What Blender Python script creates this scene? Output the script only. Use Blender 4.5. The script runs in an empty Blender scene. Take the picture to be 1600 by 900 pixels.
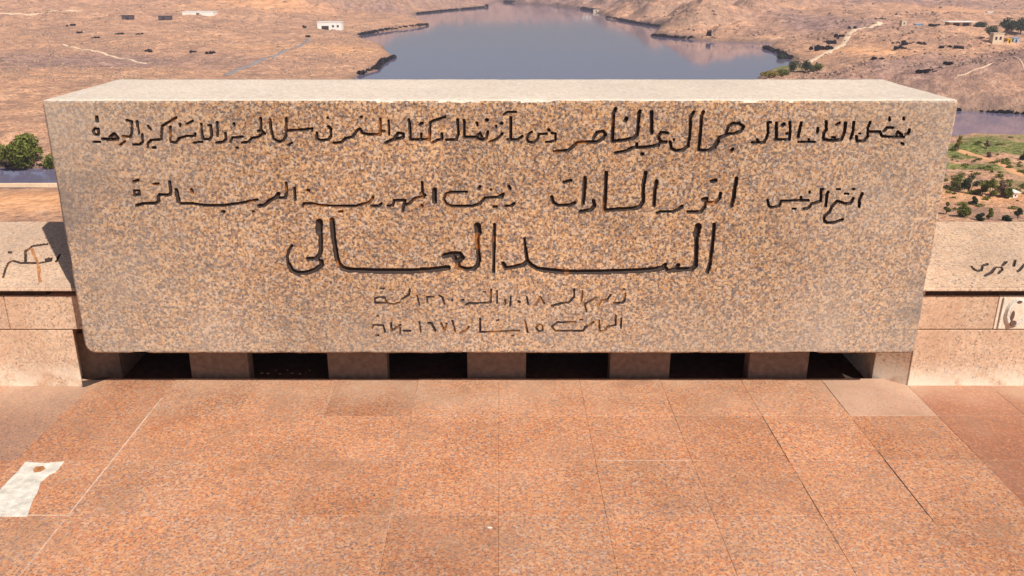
import bpy, bmesh, math, random
import numpy as np
from mathutils import Vector, Matrix
random.seed(7); RNG = np.random.RandomState(7)
sc = bpy.context.scene
COL = sc.collection
# ------------------------------------------------------------------ camera
H = 2.2                                   # eye height above the paving (m); everything near is in units of it
F = 1361.0; CX, CY = 781.0, 450.0; TH = math.radians(19.8)
cam_d = bpy.data.cameras.new('camera'); cam = bpy.data.objects.new('camera', cam_d); COL.objects.link(cam)
cam.location = (0, 0, H); cam.rotation_euler = (math.pi/2 - TH, 0, 0)
cam_d.sensor_width = 36; cam_d.lens = F/1600*36; cam_d.shift_x = (800-CX)/1600
cam_d.clip_start = 0.05; cam_d.clip_end = 30000
sc.camera = cam
# ------------------------------------------------------------------ world, sun, exposure
SX, SY, SZ = 0.58, -0.80, 1.0             # direction towards the sun
SUN_EL = math.atan2(SZ, math.hypot(SX, SY)); SUN_AZ = math.atan2(SX, SY)
w = bpy.data.worlds.new('World'); sc.world = w; w.use_nodes = True
nt = w.node_tree; bg = nt.nodes['Background']
sky = nt.nodes.new('ShaderNodeTexSky'); sky.sky_type = 'NISHITA'; sky.sun_disc = False
sky.sun_elevation = SUN_EL; sky.sun_rotation = SUN_AZ; sky.dust_density = 2.5; sky.air_density = 1.0; sky.altitude = 200
nt.links.new(sky.outputs[0], bg.inputs[0]); bg.inputs[1].default_value = 0.07
sd = bpy.data.lights.new('sun', 'SUN'); sd.energy = 4.9; sd.angle = math.radians(0.5); sd.color = (1.0, 0.93, 0.82)
so = bpy.data.objects.new('sun', sd); COL.objects.link(so)
so.rotation_euler = Vector((SX, SY, SZ)).to_track_quat('Z', 'Y').to_euler(); so.location = (5, -7, 12)
sc.view_settings.view_transform = 'Standard'; sc.view_settings.look = 'None'
sc.view_settings.exposure = 0.1; sc.view_settings.gamma = 1
# ------------------------------------------------------------------ helpers
CT, ST = math.cos(TH), math.sin(TH)
def ray(x, y):
    u, v = x-CX, y-CY
    return u, F*CT - v*ST, -F*ST - v*CT
def on_z(x, y, z):                        # measured point of the photo -> place on the level z
    a, b, c = ray(x, y); t = (z-H)/c
    return a*t, b*t
def on_y(x, y, Y):                        # -> place on the upright plane at depth Y
    a, b, c = ray(x, y); t = Y/b
    return a*t, H + c*t
def tag(o, label=None, cat=None, group=None, kind=None):
    if label: o['label'] = label
    if cat: o['category'] = cat
    if group: o['group'] = group
    if kind: o['kind'] = kind
    return o
def link(name, me, mat=None, parent=None):
    o = bpy.data.objects.new(name, me); COL.objects.link(o)
    if mat is not None and not me.materials: me.materials.append(mat)
    if parent is not None: o.parent = parent
    return o
def empty(name, loc=(0, 0, 0), rz=0):
    o = bpy.data.objects.new(name, None); COL.objects.link(o); o.location = loc; o.rotation_euler = (0, 0, rz)
    o.empty_display_size = .2
    return o
def pymesh(name, V, Fc, smooth=False):
    me = bpy.data.meshes.new(name); me.from_pydata([tuple(map(float, v)) for v in V], [], Fc); me.update()
    if smooth: me.shade_smooth()
    return me
def npmesh(name, V, Q, smooth=False):
    me = bpy.data.meshes.new(name)
    me.vertices.add(len(V)); me.vertices.foreach_set('co', np.asarray(V, np.float32).ravel())
    n = len(Q); k = Q.shape[1]
    me.loops.add(n*k); me.loops.foreach_set('vertex_index', Q.astype(np.int32).ravel())
    me.polygons.add(n); me.polygons.foreach_set('loop_start', np.arange(0, n*k, k, dtype=np.int32))
    me.update(calc_edges=True); me.validate()
    if smooth: me.shade_smooth()
    return me
def box_me(name, x0, x1, y0, y1, z0, z1, bev=0.0, seg=2, jit=0.0):
    bm = bmesh.new(); bmesh.ops.create_cube(bm, size=1)
    for v in bm.verts:
        v.co = Vector(((x0+x1)/2+v.co.x*(x1-x0), (y0+y1)/2+v.co.y*(y1-y0), (z0+z1)/2+v.co.z*(z1-z0)))
        if jit: v.co += Vector((random.uniform(-jit, jit), random.uniform(-jit, jit), random.uniform(-jit, jit)))
    if bev: bmesh.ops.bevel(bm, geom=bm.edges[:], offset=bev, segments=seg, affect='EDGES', profile=.6)
    me = bpy.data.meshes.new(name); bm.to_mesh(me); bm.free(); return me
def prism_me(name, pts, z0, z1, bev=0.0):  # pts: plan polygon (counter-clockwise)
    bm = bmesh.new(); vs = [bm.verts.new((x, y, z0)) for x, y in pts]; f = bm.faces.new(vs)
    r = bmesh.ops.extrude_face_region(bm, geom=[f])
    for e in r['geom']:
        if isinstance(e, bmesh.types.BMVert): e.co.z = z1
    bmesh.ops.recalc_face_normals(bm, faces=bm.faces)
    if bev: bmesh.ops.bevel(bm, geom=bm.edges[:], offset=bev, segments=2, affect='EDGES', profile=.6)
    me = bpy.data.meshes.new(name); bm.to_mesh(me); bm.free(); return me
def _hash(ix, iy, seed):
    n = (ix*374761393 + iy*668265263 + seed*1274126177) & 0x7fffffff
    n = ((n ^ (n >> 13))*1103515245 + 12345) & 0x7fffffff
    return ((n ^ (n >> 16)) & 0xffff)/65535.0
def vnoise(x, y, seed=0):
    x = np.asarray(x, float); y = np.asarray(y, float)
    ix = np.floor(x).astype(np.int64); iy = np.floor(y).astype(np.int64); fx = x-ix; fy = y-iy
    fx = fx*fx*(3-2*fx); fy = fy*fy*(3-2*fy)
    a = _hash(ix, iy, seed); b = _hash(ix+1, iy, seed); c = _hash(ix, iy+1, seed); d = _hash(ix+1, iy+1, seed)
    return (a*(1-fx)+b*fx)*(1-fy)+(c*(1-fx)+d*fx)*fy
def fbm(x, y, oc=5, seed=0):
    s = 0; a = .5; t = 0
    for i in range(oc):
        s = s + a*vnoise(np.asarray(x)*2**i+i*17.3, np.asarray(y)*2**i-i*9.1, seed+i); t += a; a *= .5
    return s/t
# ------------------------------------------------------------------ materials
class NT:
    def __init__(s, name, rough=.8, spec=.3):
        s.m = bpy.data.materials.new(name); s.m.use_nodes = True; s.t = s.m.node_tree; s.N = s.t.nodes; s.L = s.t.links
        s.b = s.N['Principled BSDF']; s.b.inputs['Roughness'].default_value = rough
        s.b.inputs['Specular IOR Level'].default_value = spec
        s.tc = s.N.new('ShaderNodeTexCoord'); s.g = s.N.new('ShaderNodeNewGeometry')
        s.P = s.g.outputs['Position']
    def n(s, typ, ins=None, **kw):
        nd = s.N.new('ShaderNode'+typ)
        for k, v in kw.items(): setattr(nd, k, v)
        for k, v in (ins or {}).items():
            if hasattr(v, 'is_output'): s.L.new(v, nd.inputs[k])
            else: nd.inputs[k].default_value = v
        return nd
    def noise(s, scale, detail=3, rough=.55, vec=None, out='Fac'):
        return s.n('TexNoise', {'Vector': vec or s.P, 'Scale': scale, 'Detail': detail, 'Roughness': rough}).outputs[out]
    def vor(s, scale, vec=None, out='Color', rnd=1.0):
        return s.n('TexVoronoi', {'Vector': vec or s.P, 'Scale': scale, 'Randomness': rnd}).outputs[out]
    def ramp(s, fac, stops, interp='LINEAR'):
        r = s.N.new('ShaderNodeValToRGB'); s.L.new(fac, r.inputs[0]); cr = r.color_ramp; cr.interpolation = interp
        while len(cr.elements) < len(stops): cr.elements.new(.5)
        for e, (p, c) in zip(cr.elements, stops):
            e.position = p; e.color = (*c, 1) if isinstance(c, tuple) else (c, c, c, 1)
        return r.outputs[0]
    def mix(s, fac, a, b, mode='MIX'):
        nd = s.N.new('ShaderNodeMix'); nd.data_type = 'RGBA'; nd.blend_type = mode
        for k, v in ((0, fac), (6, a), (7, b)):
            if hasattr(v, 'is_output'): s.L.new(v, nd.inputs[k])
            elif isinstance(v, tuple): nd.inputs[k].default_value = (*v, 1) if len(v) == 3 else v
            else: nd.inputs[k].default_value = v
        return nd.outputs[2]
    def math(s, op, a, b=0.0, clamp=False):
        nd = s.N.new('ShaderNodeMath'); nd.operation = op; nd.use_clamp = clamp
        for k, v in ((0, a), (1, b)):
            if hasattr(v, 'is_output'): s.L.new(v, nd.inputs[k])
            else: nd.inputs[k].default_value = v
        return nd.outputs[0]
    def sep(s, v, i):
        return s.n('SeparateXYZ', {0: v}).outputs[i]
    def bump(s, h, strength=.3, dist=.01):
        nd = s.n('Bump', {'Height': h, 'Strength': strength, 'Distance': dist}); s.L.new(nd.outputs[0], s.b.inputs['Normal'])
    def col(s, c): 
        if hasattr(c, 'is_output'): s.L.new(c, s.b.inputs['Base Color'])
        else: s.b.inputs['Base Color'].default_value = (*c, 1)
        return s.m
    def rnd(s): return s.n('ObjectInfo').outputs['Random']

def granite(name, grain, stops, mottled=.25, tone=None, dark=(.06, .055, .06), dark_amt=.5, rough=.75, stretch=(1, 1, 1), light=(.72, .52, .36)):
    m = NT(name, rough, .3)
    vec = m.n('VectorMath', {0: m.P, 1: stretch}, operation='MULTIPLY').outputs[0]
    wob = m.n('TexNoise', {'Vector': vec, 'Scale': grain*.9, 'Detail': 2}).outputs['Color']
    vec2 = m.n('VectorMath', {}, operation='MULTIPLY_ADD')
    m.L.new(wob, vec2.inputs[0]); vec2.inputs[1].default_value = (1.3/grain,)*3; m.L.new(vec, vec2.inputs[2])
    v = vec2.outputs[0]
    c1 = m.sep(m.vor(grain, v), 0)
    base = m.ramp(c1, stops, 'CONSTANT')
    c2 = m.sep(m.vor(grain*1.9, v), 1)
    fine = m.ramp(c2, stops[::-1] and stops, 'CONSTANT')
    base = m.mix(.34, base, fine)
    dk = m.ramp(m.noise(grain*.95, 2, .6, vec=vec), [(.64-dark_amt*.15, 0.0), (.70-dark_amt*.15, 1.0)])
    base = m.mix(m.math('MULTIPLY', dk, .72), base, dark)
    lt = m.ramp(m.noise(grain*.8, 2, .6, vec=m.n('VectorMath', {0: vec, 1: (7.3, 3.1, 5.7)}, operation='ADD').outputs[0]), [(.58, 0.0), (.66, 1.0)])
    base = m.mix(m.math('MULTIPLY', lt, .5), base, stops[-2][1] if False else light)
    pm = m.ramp(m.noise(1.1, 6, .62), [(.32, 1-mottled*1.15), (.66, 1+mottled*.35)])
    base = m.mix(1.0, base, pm, 'MULTIPLY')
    return m, base, c1, v
# inscribed block granite: tan / grey / dark grains
m, base, c1, v = granite('block_granite', 74, [(0, (.42, .23, .115)), (.20, (.62, .38, .20)), (.40, (.26, .20, .18)), (.56, (.76, .54, .34)), (.70, (.17, .155, .165)), (.86, (.58, .49, .43))], .2, dark_amt=.75, dark=(.06, .05, .055), light=(.84, .58, .36))
px = m.sep(m.P, 0); pz = m.sep(m.P, 2)
# greyer weathering towards the lower rim and the two ends, smudges at upper left
edge = m.math('MAXIMUM', m.ramp(m.math('ABSOLUTE', px), [(0.0, 0.0), (1, 0.0)]), 0)
ax = m.math('ABSOLUTE', px)
ends = m.math('MULTIPLY', m.math('SUBTRACT', ax, 1.15), 1.0, True)
low = m.math('MULTIPLY', m.math('SUBTRACT', .75, pz), 1.5, True)
wz = m.math('ADD', ends, low, True)
wz = m.math('MULTIPLY', wz, m.ramp(m.noise(1.6, 4), [(.3, .25), (.65, 1.0)]))
base = m.mix(m.math('MULTIPLY', wz, .5), base, (.50, .46, .43))
streak = m.ramp(m.noise(1.0, 5, vec=m.n('Mapping', {'Vector': m.P, 'Rotation': (0, .6, 0), 'Scale': (1.2, 1, 3.0)}).outputs[0]), [(.56, 0.0), (.7, 1.0)])
base = m.mix(m.math('MULTIPLY', streak, m.math('MULTIPLY', m.math('SUBTRACT', ax, 1.0), .55, True)), base, (.17, .16, .165))
base = m.mix(1.0, base, (.90, .83, .77), 'MULTIPLY')
m.col(base); m.bump(m.noise(120, 3), .35, .004)
M_block = m.m
# smooth pale top of the block
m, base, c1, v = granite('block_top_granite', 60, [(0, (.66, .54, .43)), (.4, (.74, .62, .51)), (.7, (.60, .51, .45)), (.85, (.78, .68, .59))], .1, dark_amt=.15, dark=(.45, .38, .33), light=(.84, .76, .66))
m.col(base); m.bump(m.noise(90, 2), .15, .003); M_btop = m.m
# paint and rust left in the carved letters
m = NT('letter_paint', .7, .2)
rust = m.ramp(m.noise(7, 4), [(.56, 0.0), (.66, 1.0)])
rust2 = m.ramp(m.noise(28, 2), [(.4, .35), (.6, 1.0)])
m.col(m.mix(m.math('MULTIPLY', rust, rust2), (.050, .034, .030), (.36, .14, .04)))
m.bump(m.noise(200, 2), .3, .002); M_letter = m.m
m = NT('faint_letter_paint', .8, .2)
m.col(m.mix(m.ramp(m.noise(12, 4), [(.47, 0.0), (.64, 1.0)]), (.04, .03, .032), (.34, .16, .06))); m.bump(m.noise(200, 2), .3, .002); M_faint = m.m
# paving granite
def paving(name, stops, dark_amt, tint=(1, 1, 1)):
    m, base, c1, v = granite(name, 85, stops, .16, dark_amt=dark_amt, dark=(.12, .09, .085), light=(.86, .40, .17))
    r = m.rnd(); t = m.ramp(r, [(0, (.80, .74, .72)), (.3, (.97, .93, .90)), (.65, (1.05, 1.03, 1.02)), (1, (.93, .98, 1.04))])
    base = m.mix(1.0, base, t, 'MULTIPLY'); base = m.mix(1.0, base, tint, 'MULTIPLY')
    ty = m.sep(m.P, 1)
    near_wall = m.math('MULTIPLY', m.math('SUBTRACT', ty, 4.05), 1.6, True)
    base = m.mix(1.0, base, (.90, .89, .94), 'MULTIPLY')
    stn = m.math('MULTIPLY', m.ramp(m.noise(3.1, 6, .62), [(.50, 0.0), (.66, 1.0)]), .42)
    base = m.mix(stn, base, (.30, .17, .11))
    dust = m.math('MULTIPLY', m.ramp(m.noise(2.2, 5), [(.35, .1), (.7, .75)]), m.math('ADD', near_wall, .22, True))
    base = m.mix(dust, base, (.60, .42, .30))
    m.col(base); m.bump(m.noise(150, 3), .3, .003); m.b.inputs['Roughness'].default_value = .62
    return m.m
PST = [(0, (.60, .21, .085)), (.25, (.72, .32, .13)), (.5, (.48, .27, .18)), (.66, (.80, .43, .21)), (.80, (.30, .19, .155)), (.91, (.68, .46, .33))]
M_pave = paving('paving_granite', PST, .60)
M_pave_pale = paving('pale_paving_granite', [(0, (.66, .42, .29)), (.4, (.72, .48, .34)), (.8, (.60, .42, .32))], .12)
M_pave_red = paving('red_paving_granite', [(0, (.40, .15, .08)), (.4, (.47, .20, .11)), (.8, (.34, .16, .10))], .3)
M_pave_dull = paving('dull_paving_granite', [(0, (.42, .24, .16)), (.4, (.50, .29, .19)), (.8, (.34, .23, .18))], .5)
# pink wall granite with lime bloom near the paving
def wallmat(name, bloom=True):
    m, base, c1, v = granite(name, 78, [(0, (.56, .36, .24)), (.3, (.64, .44, .30)), (.6, (.44, .33, .26)), (.8, (.70, .51, .37))], .25, dark_amt=.4, dark=(.18, .13, .11), light=(.74, .55, .40))
    base = m.mix(1.0, base, m.ramp(m.rnd(), [(0, (.92, .92, .92)), (1, (1.05, 1.03, 1.02))]), 'MULTIPLY')
    if bloom:
        z = m.sep(m.P, 2); lo = m.math('SUBTRACT', 1.0, m.math('MULTIPLY', z, 6.5), True)
        bl = m.math('MULTIPLY', lo, m.ramp(m.noise(9, 5), [(.36, .0), (.52, 1.0)]))
        base = m.mix(m.math('MULTIPLY', bl, .85), base, (.80, .70, .58))
        st = m.math('MULTIPLY', m.ramp(m.noise(2.6, 6, .65), [(.45, 0.0), (.66, 1.0)]), .5)
        base = m.mix(st, base, (.50, .28, .18))
    else:
        st = m.math('MULTIPLY', m.ramp(m.noise(2.3, 6, .65), [(.45, 0.0), (.66, 1.0)]), .45)
        base = m.mix(st, base, (.50, .36, .28))
    m.col(base); m.bump(m.noise(110, 3), .35, .004); return m.m
M_wall = wallmat('wall_granite'); M_cope = wallmat('coping_granite', False)
def simple(name, c, rough=.8, var=.25, scale=8, bump=.2, bd=.01):
    m = NT(name, rough, .3)
    m.col(m.mix(1.0, c, m.ramp(m.noise(scale, 4), [(.3, 1-var), (.7, 1+var*.4)]), 'MULTIPLY'))
    m.bump(m.noise(scale*6, 3), bump, bd); return m.m
M_plinth = simple('plinth_stone', (.22, .145, .115), .85, .3, 30)
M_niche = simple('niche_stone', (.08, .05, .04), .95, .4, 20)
M_bed = simple('bedding_mortar', (.42, .30, .22), .95, .35, 12)
M_pale_joint = simple('pale_joint_mortar', (.66, .52, .42), .9, .25, 25)
M_cement = simple('white_cement', (.78, .72, .64), .85, .32, 22, .6, .01)
M_rust = simple('rust_stain', (.46, .20, .08), .9, .5, 30)
M_paper = simple('scrap_paper', (.80, .76, .68), .7, .1, 40)
M_relief = simple('relief_stone', (.74, .60, .47), .8, .18, 40)
M_reliefdark = simple('relief_recess', (.16, .09, .07), .9, .4, 40)
# ------------------------------------------------------------------ monument: inscribed block
YF = 1.965*H                                  # front face
YB = 2.375*H
XL, _ = on_y(62, 158, YF); XR, ZT = on_y(1497, 156, YF); _, ZB = on_y(780, 553, YF)
XL = (XL + on_y(135, 552, YF)[0]*1.0)/2; XR = (XR + on_y(1432, 552, YF)[0])/2
INS = {}
INS[1] = """151,183 152,189 5|145,206 148,201 154,202 154,210 149,211 145,206 4|147,222 156,222 4|160,217 170,218 184,218 5|172,214 178,209 184,216 5|192,213 204,214 206,208 206,190 198,188 4|187,227 190,225 195,221 3.6|214,190 215,196 217,208 4|222,210 223,222 218,226 208,226 4|231,197 235,202 4|239,231 242,231 5|231,230 231,224 236,219 252,218 253,197 265,190 275,184 4|266,198 266,222 275,223 280,216 290,213 304,213 305,209 3.8|281,194 281,197 4.5|291,194 301,189 3.6
314,194 316,213 318,218 328,218 331,212 329,196 326,196 4.2|303,223 316,222 3.5|339,191 340,213 3.8|352,208 353,218 348,222 338,223 4|365,193 366,196 4|360,222 363,215 379,214 3.5|370,231 371,231 4|378,223 388,222 393,216 404,214 412,208 4|407,185 408,205 4.5|404,205 409,205 413,209 4.8|422,187 423,200 427,217 436,222 443,219 447,212 447,185 4.2
449,204 470,203 488,201 487,204 4|451,227 456,223 3.5|512,184 512,184.5 4|513,198 516,201 517,212 513,219 500,219 495,217 495,208 4.4|513,198 517,202 5|564,183 564.5,183 4.6|521,224 534,222 540,216 551,214 557,205 562,201 566,208 575,210 594,210 594,186 4.4|594,204 600,205 4.5|607,189 608,210 4|603,223 612,219 620,217 630,215 630,209 622,208 616,216 4.6
639,187 641,205 641,218 671,218 672,192 676,189 683,187 695,183 4.3|658,217 658,209 4|656,195 660,192 4.4|690,209 691,217 683,219 676,223 4|697,219 713,218 716,210 715,187 4.5|725,188 725,214 742,214 4.5|742,214 753,219 760,216 762,206 4.2|746,212 750,208 753,214 4|745,192 746,196 4|760,188 761,188 5.6|783,193 784,193 5|775,197 775,199 4|765,222 775,218 780,214 785,209 4|798,184 798,218 5|787,179 792,175.5 806,175 3.6|793,218 810,218 816,213 4.2
831,206 826,210 823,217 826,222 834,223 840,217 842,210 854,209 3.8|857,203 858,204 4.6|862,208 868,209 868,219 860,222 853,222 4
866,237 876,236 888,235 895,229 902,223 915,222 932,222 942,217 946,210 942,205 933,207 927,216 5|962,170 958,178 957,221 975,219 990,216 996,210 998,178 1000,174 5.6|977,189 979,185 6|1018,175 1018,208 5.8|962,239 978,236 988,231 1010,230 1029,227 5|995,225 994,230 5|1003,241 1004,241 6|1043,208 1033,207 1028,214 1033,222 1041,222 5|1033,222 1027,227 4.6
1084,175 1079,183 1078,210 1075,228 1068,234 1056,236 1049,232 1047,222 5|1053,218 1053,218.5 4|1099,175 1096,182 1095,200 1092,230 1092,235 1107,235 1117,230 1120,222 1124,215 1135,211 5.2|1134,209 1138,198 1145,193 1155,193 1162,198 1158,205 1147,209 1134,210 4.8|1117,228 1122,221 6.6|1142,237 1145,233 5
1175,223 1193,223 1197,217 1200,208 1200,192 1204,191 4.4|1185,221 1183,218 4|1213,192 1213,215 5|1210,218 1233,218 1235,208 1234,191 4.3|1223,196 1225,194 5.6|1229,209 1231,209 4.4|1252,192 1250,200 1247,214 4.8|1248,222 1265,222 1273,222 4|1264,218 1264,220 4|1278,200 1277,207 4.2|1291,190 1291,203 1287,208 1287,218 1302,220 1315,218 1320,205 1321,192 4.8|1301,215 1304,215 5|1307,195 1312,192 4|1334,191 1333,205 1329,217 4.5
1360,191 1356,200 1356,213 1350,220 1339,221 1338,213 4.4|1343,209 1344,209 3.6|1358,206 1375,206 1378,213 1392,214 1412,214 4.2|1381,205 1386,200 1395,200 4.6|1390,184 1390,188 4.2|1401,211 1403,206 1409,211 4.6|1421,203 1419,209 1415,210 4.5|1412,184 1412,187 3.8|1409,224 1411,225 4.6"""
INS[2] = """209,284 215,282 5|210,298 217,298 218,304 210,305 210,298 3.8|239,288 247,287 4|213,321 225,318 243,318 248,314 247,308 249,304 4.8|249,304 260,305 266,304 267,298 265,284 4.4|275,297 277,305 279,315 6|282,318 300,318 320,321 350,321 378,317 402,312 4|299,297 300,301 5|347,331 350,331 4.6|395,331 396,331 4.4|404,322 413,321 420,314 430,309 435,303 5.4|432,307 435,303 6.4|436,309 446,309 448,300 447,286 4.4|460,294 461,312 4.5|480,298 482,298 5.6
473,322 475,318 488,318 500,321 530,322 555,322 575,317 581,312 583,308 4|530,331 534,331 4.2|581,322 592,322 596,318 3.6|606,322 614,321 616,313 4|616,313 633,313 631,320 629,330 4.4|630,321 640,318 646,312 650,309 662,308 4.3|659,285 660,300 4.5|658,302 664,305 5|659,321 659,323 4.4|679,297 679,315 7.4|729,300 705,300 697,303 693,311 698,319 706,322 738,322 750,318 755,312 758,309 785,308 4.1|781,307 786,304 5|748,295 750,291 4|767,296 767,296.5 3.4|795,291 797,295 4.5|771,323 776,323 4|790,322 799,322 803,318 4.4
862,308 865,317 872,321 890,321 898,317 5|881,285 892,282 5|914,278 913,300 911,318 5.6|907,331 923,328 929,322 927,314 5.8|947,270 946,300 944,329 965,327 990,326 1000,323 1005,315 1005,290 1009,270 6|1026,283 1023,300 1022,321 5.8|1027,333 1032,331 1052,331 1060,327 1066,322 4.6|1075,331 1095,331 1101,324 1103,316 1117,317 1124,310 1126,302 5|1099,312 1104,311 7|1112,284 1118,282 6|1151,279 1148,295 1146,310 1143,322 6
1199.6,313 1201,322 1205,324.4 1217.6,321.8 1221,314 1232.5,313.8 1263,313 4|1251.6,308 1251.6,313 4|1239,326.5 1243,326.5 3.8|1265,300 1265,301 4|1256,326.5 1263,325 1268.6,318.6 1282.5,314.3 1283,296 1286,296 4.2|1294,300 1292,305 1290.4,321.8 4.5|1333.5,310 1329,317.5 1321.8,318.6 1308,314.3 1300.5,321.8 1296.3,330.3 1287.8,338.8 1287.8,345 1292,348.3 1302.6,348 1316.5,343 4.3|1308,296 1312,296 3.6|1320,302.6 1325,303 3.6|1333,295.7 1335,295.7 3.8|1347.3,302.6 1343,312 1342.5,322.8 4.6"""
INS[3] = """456,384 450.6,392.5 448.8,402.5 451,415 3.6|451,413 456,423 465,427 480,426 494,421 502,415 502.5,409 6.4|502.5,409 495,405 4.4|481,404.5 493,404.5 499,399 501,392.5 501,365 6|498.8,347.5 498.5,362 10|518.8,343.8 521,371 526,402.5 529,412 7|529,412 535,419 546,422 590,423.6 640,423.6 671,422 700,418.5 7.4|694,400 706,397 718,397 722,403 715,409 715,417 7.6|708,400 712,406 7|715,417 728,420.6 740,420 746,415 748.8,405 746,387 746,360 6|746,353 747,363 10|772.5,351 771.9,390 4.6|771.9,390 771,425 4.2
786,412 790,418.8 802.5,417.5 817.5,413.8 823,409 5.6|819.4,373 821,390 3.4|821,388 823.8,407.5 4.8|823.8,407.5 831,415 840,420 852,422 6|848,421.5 875,424.5 899,425.5 958,424.5 1000,423 1020,421.5 1035,419 7|1032,419 1040,413 4.5|1038,416 1044,424 1056,420 1060,414 5|1050,423 1065,421 1081,421 1087,415 1088,390 1088,367.5 6.2|1088,367 1091,354 9.6|1116,351 1113.8,377.5 1108.8,415 1105,425 5.2"""
INS[4] = """586,473 585.4,467 591,464.4 600.5,464.8 604.3,472.4 3.4|586,473 604.3,473.3 614.7,476 624,473 3.4|628.8,467 639.2,460.5 640.2,452 3.8|595,450.7 599,451 3.6|651.5,462 655.3,477 3.4|677,463.9 666.6,463.9 668,473.3 3.6|686.5,462 691.2,464.8 694,475.2 3.8|706,469 707,469 4.4|722,469 724,469 4|728,476 732.4,473.8 745.6,473.8 758.8,473.3 766.4,472.4 767.3,452.6 4|755,456.3 758,456.3 3.4|776.3,454.4 776.8,473.3 3.4|789,469.6 789,475.2 4.8|798,463.9 797,478 3.6|810,471 812,472 4.6|823,463.9 825,475 3.4|837,477 844,464 850,474 3.6
862,478 878,474 888,473 891,470 897,464 897,452 4|876,474 880,474 5|910,455 908.5,471 3.8|916,487 913,475 921,471 932,465 3.4|935,477 940,470 948,469 954,461 4|960,474 973,473 976,469 977,459 4.2|974,452 975,452 3.6"""
INS[5] = """580.7,513 583.5,508.3 598.6,508.3 601.5,518.7 3.8|589,494 591,494 4|587,524.4 591,524.4 3.8|611,504.5 611.8,516.8 621.3,511 626,507.4 3.8|620,511 623,511 5|625,513 625,521 4|630.7,516.8 641,516.8 3.8|655.3,503.6 657.2,518.7 3.4|669.5,504.5 674.2,505.5 680,516.8 4.6|689.3,505.5 694,517.7 697.8,505.5 3.6|707,501.7 711,517.7 3.8|719,520.6 727.7,516.8 732.4,511 3.8|750,498 750.3,518.7 771,518.7 810.8,516.8 3.8|800,525 802,525 3.8|776,501 779,500 3|820.3,502.6 824,518.7 4.2|843,507 837,512 842,518 848,516 847,509 843,507 3.4
899,503.5 870,504 862,511 867,517 891,517 911,517 915,511 923,507 927,503 3.7|914,511 917,510 4.6|906,499.5 910,499.5 3|936,501 937,519 945,516 949,511 3.8|949,511 956,509 962,508 962,493 3.8|970.5,498 970,513 3.8"""
def parse(s):
    out = []
    for part in s.replace('\n', '|').split('|'):
        t = part.split(); 
        if t: out.append(([tuple(map(float, p.split(','))) for p in t[:-1]], float(t[-1])))
    return out
def carve_field(PX, PY, strokes):
    """signed groove profile over photo-space points PX, PY: largest (half width - distance)"""
    D = np.full(PX.shape, -9.0)
    for pts, wd in strokes:
        hw = wd/2
        xs = [p[0] for p in pts]; ys = [p[1] for p in pts]
        sel = np.where((PX > min(xs)-hw-3) & (PX < max(xs)+hw+3) & (PY > min(ys)-hw-3) & (PY < max(ys)+hw+3))
        if len(sel[0]) == 0: continue
        x = PX[sel]; y = PY[sel]; d = np.full(x.shape, 1e9)
        for (x0, y0), (x1, y1) in zip(pts[:-1], pts[1:]):
            dx, dy = x1-x0, y1-y0; L = dx*dx+dy*dy+1e-9
            t = np.clip(((x-x0)*dx+(y-y0)*dy)/L, 0, 1)
            d = np.minimum(d, np.hypot(x-x0-t*dx, y-y0-t*dy))
        D[sel] = np.maximum(D[sel], hw-d)
    return D
def photo_of(X, Y, Z):
    dy = Y; dz = Z-H
    f = dy*CT - dz*ST; up = dy*ST + dz*CT
    return CX + F*X/f, CY - F*up/f
block = empty('inscribed_granite_block', ((XL+XR)/2, YF, 0))
tag(block, 'huge speckled granite block with five lines of carved dark Arabic lettering, resting across the parapet', 'monument')
R = 0.014; RBL = 0.06
OX, OZ = (XL+XR)/2, 0
HWX = (XR-XL)/2
def rrect(inset, n_per_m=45):
    """rounded rectangle outline in x,z (counter-clockwise seen from the front), inset from the full size"""
    x0, x1, z0, z1 = XL+inset, XR-inset, ZB+inset, ZT-inset
    rad = [RBL-inset, .030-inset*.5, .022-inset*.5, .022-inset*.5]      # bottom left, bottom right, top right, top left
    cs = [(x0, z0, math.pi), (x1, z0, 1.5*math.pi), (x1, z1, 0), (x0, z1, .5*math.pi)]
    sg = [(1, 1), (-1, 1), (-1, -1), (1, -1)]
    pts = []; arcs = []
    for (cx, cz, a0), r, (sx, sz) in zip(cs, rad, sg):
        ccx, ccz = cx+sx*r, cz+sz*r
        arcs.append([(ccx+r*math.cos(a0+k/6*math.pi/2), ccz+r*math.sin(a0+k/6*math.pi/2)) for k in range(7)])
    for i in range(4):
        pts += arcs[i]
        a = arcs[i][-1]; b = arcs[(i+1) % 4][0]
        N = 220 if i % 2 == 0 else 66
        for k in range(1, N): pts.append((a[0]+(b[0]-a[0])*k/N, a[1]+(b[1]-a[1])*k/N))
    return np.array(pts), rad
ringY = [(R, YF), (R*.35, YF+R*.3), (0, YF+R)] + [(0, YF+R+(YB-YF-2*R)*k/24) for k in range(1, 25)] + [(R*1.5, YB)]
V = []; n = None
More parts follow.
